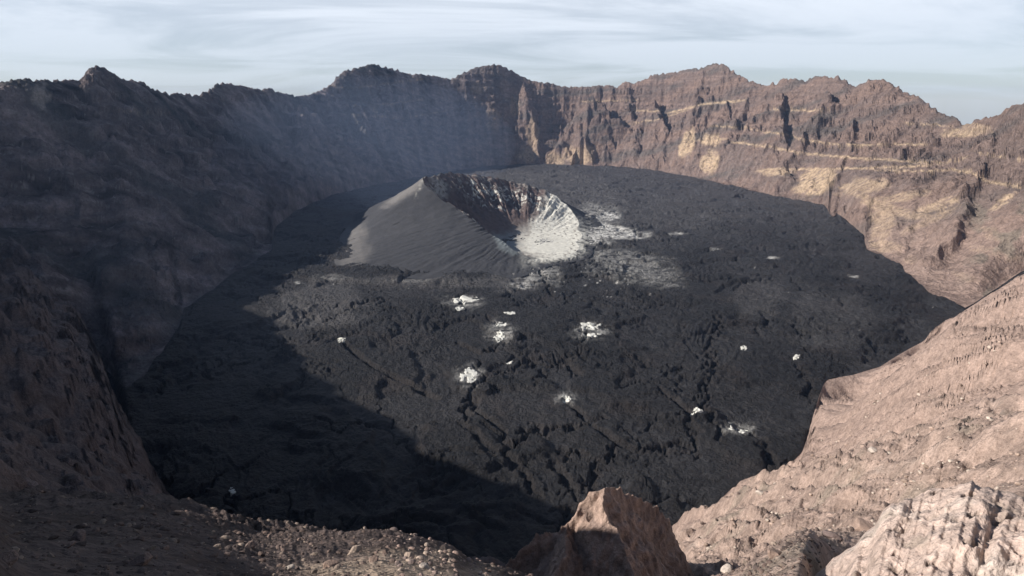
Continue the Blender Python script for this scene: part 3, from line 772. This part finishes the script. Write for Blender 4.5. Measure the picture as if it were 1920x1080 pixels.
c = c * (1 + .22 * fbm(thx * 26, pt * 1.5, 4, 145))[..., None]
c = lerp(c, C(.115, .085, .078) * (1 + .4 * n3)[..., None], inner * 1.0)
thd = np.degrees(thx)                                    # 0 = right, 90 = away, 180 = left
wallw = smooth(1.50, 1.68, pt + .3 * n2 + .12 * fl2) * (1 - .7 * smooth(1.86, 1.96, pt + .2 * n3)) * inner * (1 - smooth(118, 140, thd))
sideR = inner * smooth(0.02, .3, fbm(thx * 2.2, pt * 1.4, 3, 143) + .8 * smooth(92, 62, thd) - .12)
wm = np.maximum(wallw * smooth(-.25, .2, n3 + n2 - .25 * (1 - fl2)) , sideR * smooth(95, 75, thd) * smooth(-130, -60, thd) * smooth(-.35, .1, n3 + .2))
bottom = smooth(1.35, .9, pt) * smooth(-.3, .2, n2 + .35)
wm = np.maximum(wm, bottom * smooth(1000 - 60, 1000, cpx) * (1 - .75 * blob(cpx, cpy, 1018, 440, 34, 14, 0, 38, .8)))
frontlow = smooth(-100, -80, thd) * smooth(80, 20, thd) * smooth(2.9, 2.0, pt) * (pt >= 2) * smooth(-.4, .2, n2 + .1)
wm = np.maximum(wm, frontlow)
wm = np.maximum(wm, .5 * inner * blob(cpx, cpy, 822, 352, 26, 24, 0, 33, .6) * smooth(-.3, .2, n3 + .1))
wm = np.maximum(wm, .35 * blob(cpx, cpy, 786, 354, 5, 24, 20, 34, .8) * smooth(-.2, .3, n3))
sul = C(.66, .65, .58)
c = lerp(c, sul * (1 + .15 * n3)[..., None], np.clip(wm, 0, 1) * .95)
c = lerp(c, C(.30, .34, .34) + 0 * c, .6 * blob(cpx, cpy, 950, 455, 30, 20, 30, 36, .6))
cobj = grid_object('cinder_cone', cone, c, MAT_CONE)
tag(cobj, 'grey cinder cone with white sulphur streaked breached crater on the black lava floor', 'cinder cone')

# ------------------------------------------------------------------ heights at a place, for things that stand on the land
so_r = np.hypot(so.x, so.y)
def ground(az, r):
    i = int(np.clip(np.searchsorted(AZ, az), 0, len(AZ) - 1))
    return float(np.interp(r, so_r[:, i], so.z[:, i]))
def ground_xy(x, y):
    return ground(math.degrees(math.atan2(x, y)), math.hypot(x, y))

# ------------------------------------------------------------------ rock pinnacle
PR = [  # crest lines: photo pixel and range
    ([(1138, 913, 105), (1108, 919, 104.5), (1092, 938, 104), (1083, 962, 103), (1066, 982, 102), (1035, 992, 101), (1000, 1008, 99), (984, 1022, 98), (962, 1046, 96), (940, 1075, 94)], 2.3),
    ([(1138, 913, 105), (1130, 930, 102.5), (1131, 955, 100), (1140, 978, 98.5), (1157, 996, 97), (1172, 1025, 94.5), (1192, 1078, 90), (1200, 1140, 84)], 1.55),
    ([(1138, 913, 105), (1162, 919, 110), (1196, 932, 116), (1232, 953, 121), (1252, 975, 124), (1266, 1010, 125), (1288, 1060, 124), (1325, 1120, 122)], 2.1),
    ([(1066, 985, 102), (1060, 1010, 96), (1050, 1060, 90), (1040, 1120, 84)], 1.5)]
c0 = XYZ(P(1130, 1000, 101))
gx = np.linspace(-27, 32, 340); gy = np.linspace(-30, 34, 360)
o = Out(); o.x, o.y = np.meshgrid(c0[0] + gx, c0[1] + gy)
wxx = o.x + fbm(o.x / 5, o.y / 5, 3, 150) * 1.3; wyy = o.y + fbm(o.x / 5 + 5, o.y / 5, 3, 152) * 1.3
z = np.full(o.x.shape, -140.0)
for line, sl in PR:
    pts = [np.array(XYZ(P(*p))) for p in line]
    for a_, b_ in zip(pts[:-1], pts[1:]):
        dx, dy = b_[0] - a_[0], b_[1] - a_[1]
        t = np.clip(((wxx - a_[0]) * dx + (wyy - a_[1]) * dy) / (dx * dx + dy * dy), 0, 1)
        dist = np.hypot(wxx - a_[0] - t * dx, wyy - a_[1] - t * dy)
        cand = a_[2] + (b_[2] - a_[2]) * t - sl * dist
        z = np.maximum(z, cand)
hz = np.clip((-66 - z) / 12, 0, 1)
z = z + (ridged(o.x / 4.5, o.y / 4.5, 4, 154) - .62) * 2.0 * hz + fbm(o.x / 1.4, o.y / 1.4, 4, 156) * .55 * (.3 + hz)
tz = terrace(z + 1.0 * fbm(o.x / 6, o.y / 6, 2, 158), 2.6, 2.4, .3) - (z + 1.0 * fbm(o.x / 6, o.y / 6, 2, 158)); z = z + tz * .35 * hz
o.z = np.maximum(z, -125)
n2 = fbm(o.x / 5, o.y / 5, 4, 160); n3 = fbm(o.x / 1.2, o.y / 1.2, 3, 162)
c = C(.40, .29, .235) * (1 + .18 * n2 + .2 * n3)[..., None]
c = lerp(c, C(.22, .165, .145) * (1 + .3 * n3)[..., None], smooth(.05, .35, fbm(o.x / 9 + 3, o.z / 3, 4, 163)) * .7)
pin = grid_object('rock_pinnacle', o, c, MAT_SLOPE)
tag(pin, 'pointed brown rock pinnacle with sunlit left face below the near crater rim', 'rock pinnacle')

# ------------------------------------------------------------------ pale outcrop at the lower right
CREST = [(1470, 1150), (1530, 1078), (1560, 1050), (1605, 1020), (1640, 985), (1655, 958), (1700, 934), (1722, 930), (1740, 918), (1790, 914), (1822, 903), (1850, 916), (1885, 922), (1925, 935), (2000, 940), (2100, 950)]
aa = [ray(*p) for p in CREST]
azs = np.arange(31.0, 60.0, 0.07)
te = np.interp(azs, [a for a, t in aa], [t for a, t in aa])
rc = 20 + 1.6 * fbm(azs / 2.5, azs * 0, 3, 170) - 1.0 * smooth(40, 35, azs)
jag = .16 * fbm(azs / .7, azs * 0 + 2, 4, 171)
zc_ = rc * te + jag
rowsr = []; rowsz = []
NR_ = 260
for k in range(NR_):
    t = k / (NR_ - 1)
    if t < .86:
        q = t / .86
        r = 9.0 + (rc - 9.0) * q; f_ = (r - 9.0) / (rc - 9.0)
        rowsr.append(r); rowsz.append(r * (te - .5 * (1 - f_) ** 1.6) + jag * f_)
    else:
        q = (t - .86) / .14
        rowsr.append(rc + q * 3.5); rowsz.append(zc_ - 14 * q ** .8)
r = np.array(rowsr); z = np.array(rowsz); a = np.radians(azs)
o = Out(); o.x = r * np.sin(a); o.y = r * np.cos(a)
edge = smooth(35.0, 36.3, azs - .0 * r)
skirt = 0
nr_ = 1
amp = 1 - .8 * smooth(rc - 2.2, rc, r) * (r <= rc + .01)
vor = fbm(o.x / 1.9, o.y / 1.9, 5, 172); pits = smooth(.28, .5, fbm(o.x / .75 + 4, o.y / .55, 4, 173))
big = ridged(o.x / 4.2, o.y / 3.2, 4, 174) - .62
kn = ridged(o.x / .7, o.y / .7, 3, 176) - .6
o.z = z - skirt + (vor * .7 + big * .6 - pits * .35 + kn * .12) * amp * nr_
n2 = fbm(o.x / 2.4, o.y / 2.4, 4, 177); n3 = fbm(o.x / .5, o.y / .5, 3, 178)
c = C(.53, .415, .355) * (1 + .12 * n2 + .16 * n3)[..., None]
c = lerp(c, C(.60, .51, .445) + 0 * c, smooth(.0, .3, n2) * .7)
c = lerp(c, C(.33, .27, .22) + 0 * c, smooth(.15, .42, fbm(o.x / 1.1 + 9, o.y / 1.1, 4, 179)) * .6)
c = lerp(c, C(.10, .085, .075) + 0 * c, pits * .85)
oc = grid_object('pale_outcrop', o, c, MAT_PALE)
tag(oc, 'pale cream pitted rock outcrop with dark holes in the lower right corner', 'rock outcrop')

# ------------------------------------------------------------------ white mineral crusts on the lava
def crust(cx, cy, rx, ry, seed, label, thr=.15, group='white mineral crusts on the lava'):
    cw = np.array(XYZ(PF(cx, cy))); e1 = np.array(XYZ(PF(cx + rx, cy))) - cw
    top = np.array(XYZ(PF(cx, cy - ry))); bot = np.array(XYZ(PF(cx, cy + ry)))
    e2 = (top - bot) / 2
    th_ = np.linspace(0, 2 * np.pi, 61); rho = np.linspace(0, 1, 22)[:, None]
    edge_ = 1.05 + .5 * fbm(np.cos(th_) * 2.6 + seed, np.sin(th_) * 2.6, 5, seed, .65); edge_[-1] = edge_[0]
    o = Out(); ca, sa = np.cos(th_) * rho * edge_, np.sin(th_) * rho * edge_
    o.x = cw[0] + ca * e1[0] + sa * e2[0]; o.y = cw[1] + ca * e1[1] + sa * e2[1]
    o.z = -D + floor_relief(o.x, o.y)
    hole = fbm(o.x / 9, o.y / 9, 4, seed + 7)
    L_ = max(math.hypot(*e1[:2]), 6); o.z = o.z + .25 + .5 * (1 - rho ** 2) + 0.3 * fbm(o.x / 6, o.y / 6, 3, seed + 9) - 5 * smooth(.02, .3, fbm(o.x / (L_ * .45), o.y / (L_ * .6), 4, seed + 7) + .40 * rho - .30) - 3.0 * smooth(.9, 1.0, rho + 0 * hole)
    n = fbm(o.x / 5, o.y / 5, 3, seed + 11)
    c = C(.66, .66, .61) * (1 + .14 * n)[..., None]
    c = lerp(c, C(.50, .50, .36) + 0 * c, smooth(.05, .4, n) * .35 + 0 * n)
    ob = grid_object('mineral_crust', o, c, MAT_CRUST)
    tag(ob, label, 'mineral crust', group)
crust(872, 565, 27, 6.5, 201, 'long white crust streak on lava below the front of the cinder cone')
crust(862, 581, 9, 3.5, 202, 'small white crust spot just under the long streak below the cone')
crust(936, 629, 11, 8, 203, 'round white crust spot in the middle of the lava floor')
crust(940, 609, 11, 4, 204, 'thin white crust dash just above the round middle spot')
crust(957, 590, 13, 2.8, 205, 'faint white crust dash nearest the cone, right of the long streak')
crust(1107, 616, 20, 9, 206, 'broad white crust patch right of the middle of the lava floor')
crust(1112, 634, 18, 3.5, 207, 'narrow white crust line just below the broad right hand patch')
crust(879, 705, 18, 14, 208, 'cream coloured crust mound crossed by dark rifts, lower middle of the lava')
crust(1062, 744, 11, 6, 209, 'white crust knot at the head of a long winding rift')
crust(1306, 777, 12, 5.5, 210, 'small white crust beside the tall rift on the lower right lava')
crust(1384, 804, 20, 7, 211, 'white crust patch furthest right on the lower lava')
crust(641, 641, 8, 6, 212, 'small white crust dot at the edge of the shadow on the lava')
crust(955, 676, 8, 3, 213, 'tiny white crust speck above right of the cream crust mound')
crust(1393, 660, 7, 4, 214, 'tiny pale crust speck on the right hand lava')
crust(1493, 674, 7, 4, 215, 'tiny pale crust speck near the right edge of the lava')
crust(436, 925, 7, 7, 216, 'faint grey crust spot alone in the deep shadow of the lava')

# ------------------------------------------------------------------ boulders and stones
import bmesh
def rock_mesh(name, seed, sub, tint):
    rg = np.random.RandomState(seed)
    bm = bmesh.new(); bmesh.ops.create_icosphere(bm, subdivisions=sub, radius=1.0)
    co = np.array([v.co[:] for v in bm.verts])
    for k in range(9):
        nn = rg.normal(size=3); nn /= np.linalg.norm(nn); dd = .55 + .3 * rg.rand()
        s_ = co @ nn; co = co - np.clip(s_ - dd, 0, None)[:, None] * nn * .92
    co *= np.array([1 + .35 * rg.rand(), .75 + .25 * rg.rand(), .6 + .2 * rg.rand()])
    if sub > 2:
        nz = fbm(co[:, 0] * 2.2 + seed, co[:, 1] * 2.2 + co[:, 2] * 1.7, 4, seed)
        co = co * (1 + .14 * nz)[:, None]
    for v, c_ in zip(bm.verts, co): v.co = c_
    me = bpy.data.meshes.new(name); bm.to_mesh(me); bm.free()
    if sub > 2:
        for p_ in me.polygons: p_.use_smooth = True
    ca = me.color_attributes.new('tint', 'FLOAT_COLOR', 'POINT')
    ca.data.foreach_set('color', np.tile(np.array([*tint, 1.0], np.float32), len(me.vertices)))
    me.materials.append(MAT_BOULDER)
    return me
BM_ = [rock_mesh('boulder', 300 + k, 4, t) for k, t in enumerate([(.30, .22, .18), (.24, .18, .155), (.38, .30, .24), (.17, .13, .12), (.50, .43, .37)])]
def at_pixel_ground(px, py):
    a, t = ray(px, py)
    i = int(np.clip(np.searchsorted(AZ, a), 0, len(AZ) - 1))
    e = so.z[:, i] / so_r[:, i]; m_ = so_r[:, i] > 6
    idx = np.where(m_ & (e >= t))[0]
    k = idx[0] if len(idx) else np.argmax(np.where(m_, e, -9))
    r = so_r[k, i]
    return r * math.sin(rad(a)), r * math.cos(rad(a)), so.z[k, i], r
def boulder(px, py, wpx, k, label, rot=0.0):
    x, y, z, r = at_pixel_ground(px, py)
    s_ = wpx / 2 / FPX * math.sqrt(r * r + z * z)
    ob = bpy.data.objects.new('boulder', BM_[k % 5]); sc.collection.objects.link(ob)
    ob.location = (x, y, z + .15 * s_); ob.scale = (s_, s_, s_); ob.rotation_euler = (.2 * math.sin(px), .2 * math.cos(px * 1.3), rot + px * .37)
    tag(ob, label, 'boulder', 'boulders on the near crater slope')
for a in [(665, 1038, 26, 2, 'sunlit tan boulder at the left end of the lit rubble mound'),
          (700, 1052, 20, 0, 'brown boulder near the middle of the lit rubble mound'),
          (768, 1045, 24, 2, 'sunlit boulder on the crest at the right of the rubble mound'),
          (795, 1066, 20, 4, 'pale boulder low on the right of the rubble mound'),
          (620, 1062, 22, 0, 'brown boulder at the lower left foot of the lit mound'),
          (545, 1070, 18, 4, 'pale boulder at the bottom edge left of the lit mound'),
          (470, 1035, 22, 1, 'dark boulder in shade between the cliff edge and the lit mound'),
          (265, 1063, 34, 1, 'shaded purple grey boulder at the bottom edge, left of centre'),
          (150, 1015, 26, 3, 'dark boulder in the shaded lower left corner'),
          (12, 1060, 36, 1, 'shaded boulder furthest into the lower left corner'),
          (310, 1035, 16, 1, 'small grey boulder above the one at the bottom edge'),
          (1618, 992, 30, 0, 'brown boulder on the dark ridge beside the pale outcrop'),
          (1560, 1012, 22, 3, 'dark boulder midway along the ridge left of the pale outcrop'),
          (1452, 1050, 26, 0, 'tan boulder on the ridge above the bottom edge'),
          (1362, 1074, 22, 4, 'pale boulder at the low left end of the right hand ridge'),
          (1425, 930, 14, 4, 'dark topped pale boulder on the bulge of the sunlit right slope'),
          (1636, 846, 14, 4, 'bright white boulder on the sunlit right slope')]:
    boulder(*a)

base = []
for k in range(6):
    bm = bmesh.new(); bmesh.ops.create_icosphere(bm, subdivisions=1 if k < 3 else 2, radius=1.0)
    rg = np.random.RandomState(400 + k); co = np.array([v.co[:] for v in bm.verts])
    for q in range(6):
        nn = rg.normal(size=3); nn /= np.linalg.norm(nn); s_ = co @ nn; co = co - np.clip(s_ - .6, 0, None)[:, None] * nn
    co *= np.array([1.2, .9, .7]); f = np.array([[v.index for v in fc.verts] for fc in bm.faces]); bm.free(); base.append((co, f))
rg = np.random.RandomState(77)
def stones(name, num, az0, az1, r0, r1, smin, smax, tints, dens_seed, thr):
    V = []; F_ = []; Cc = []; nv = 0; made = 0
    A_ = az0 + (az1 - az0) * rg.rand(num * 3); R_ = r0 * (r1 / r0) ** rg.rand(num * 3)
    X_ = R_ * np.sin(np.radians(A_)); Y_ = R_ * np.cos(np.radians(A_))
    dn = fbm(X_ / (r1 / 8), Y_ / (r1 / 8), 3, dens_seed) + .25 * rg.rand(num * 3)
    for j in np.where(dn > thr)[0][:num]:
        s_ = (smin + (smax - smin) * rg.rand() ** 4) * (R_[j] / r0) ** .75
        if R_[j] > np.interp(A_[j], FA, RT['C'][0]) * .98: continue
        z_ = ground(A_[j], R_[j])
        co, f = base[rg.randint(6)]
        an = rg.rand() * 6.28; ca, sa = math.cos(an), math.sin(an)
        q = co * s_; q = np.stack([q[:, 0] * ca - q[:, 1] * sa, q[:, 0] * sa + q[:, 1] * ca, q[:, 2]], -1) + np.array([X_[j], Y_[j], z_ + .2 * s_])
        V.append(q); F_.append(f + nv); nv += len(q)
        t = np.array(tints[rg.randint(len(tints))])
        if num > 5000: t = t * (1.3 if -13 < A_[j] < -3 else .7)  # paler mound stones, darker ones around: sun and shade put into their tint
        Cc.append(np.tile(np.array(t) * (.75 + .5 * rg.rand()), (len(q), 1)))
    V = np.concatenate(V); F_ = np.concatenate(F_); Cc = np.concatenate(Cc)
    me = bpy.data.meshes.new(name); me.from_pydata(V.tolist(), [], F_.tolist())
    c4 = np.ones((len(V), 4), np.float32); c4[:, :3] = Cc
    me.color_attributes.new('tint', 'FLOAT_COLOR', 'POINT').data.foreach_set('color', c4.ravel())
    me.materials.append(MAT_BOULDER)
    ob = bpy.data.objects.new(name, me); sc.collection.objects.link(ob); ob['kind'] = 'stuff'
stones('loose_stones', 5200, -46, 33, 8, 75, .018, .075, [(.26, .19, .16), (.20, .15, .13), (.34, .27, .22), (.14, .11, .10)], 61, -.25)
stones('slope_rubble', 2300, 20, 45, 85, 600, .10, .50, [(.42, .32, .26), (.33, .25, .20), (.50, .42, .35)], 64, 0.05)

# ------------------------------------------------------------------ air
bpy.ops.mesh.primitive_cube_add(size=1)
hz_ = bpy.context.object; hz_.name = 'haze'; hz_['kind'] = 'stuff'
hz_.location = (0, 0, (-331.5 + 175) / 2); hz_.scale = (18300, 18300, 175 + 331.5)
hm = bpy.data.materials.new('haze'); hm.use_nodes = True; hn = hm.node_tree; hn.nodes.clear()
pv = N(hn, 'ShaderNodeVolumePrincipled'); pv.inputs['Color'].default_value = (.44, .62, 1.0, 1); pv.inputs['Density'].default_value = 0.000033
ho = N(hn, 'ShaderNodeOutputMaterial'); hn.links.new(pv.outputs[0], ho.inputs['Volume'])
hz_.data.materials.append(hm)

# volcanic gas hanging between the cone and the left wall
bm = bmesh.new(); bmesh.ops.create_icosphere(bm, subdivisions=4, radius=1.0)
for v in bm.verts:
    k = 1 + .18 * float(fbm(np.array([v.co.x * 1.3 + 4]), np.array([v.co.y * 1.3 + v.co.z]), 3, 210)[0]); v.co = v.co * k
me = bpy.data.meshes.new('volcanic_fumes'); bm.to_mesh(me); bm.free()
fm = bpy.data.objects.new('volcanic_fumes', me); sc.collection.objects.link(fm); fm['kind'] = 'stuff'
fm.location = (-420, 1900, -120); fm.scale = (430, 620, 190)
fmat = bpy.data.materials.new('volcanic fumes'); fmat.use_nodes = True; fn = fmat.node_tree; fn.nodes.clear()
pv = N(fn, 'ShaderNodeVolumePrincipled'); pv.inputs['Color'].default_value = (.5, .66, 1.0, 1); pv.inputs['Density'].default_value = 0.00011
fo_ = N(fn, 'ShaderNodeOutputMaterial'); fn.links.new(pv.outputs[0], fo_.inputs['Volume'])
me.materials.append(fmat)
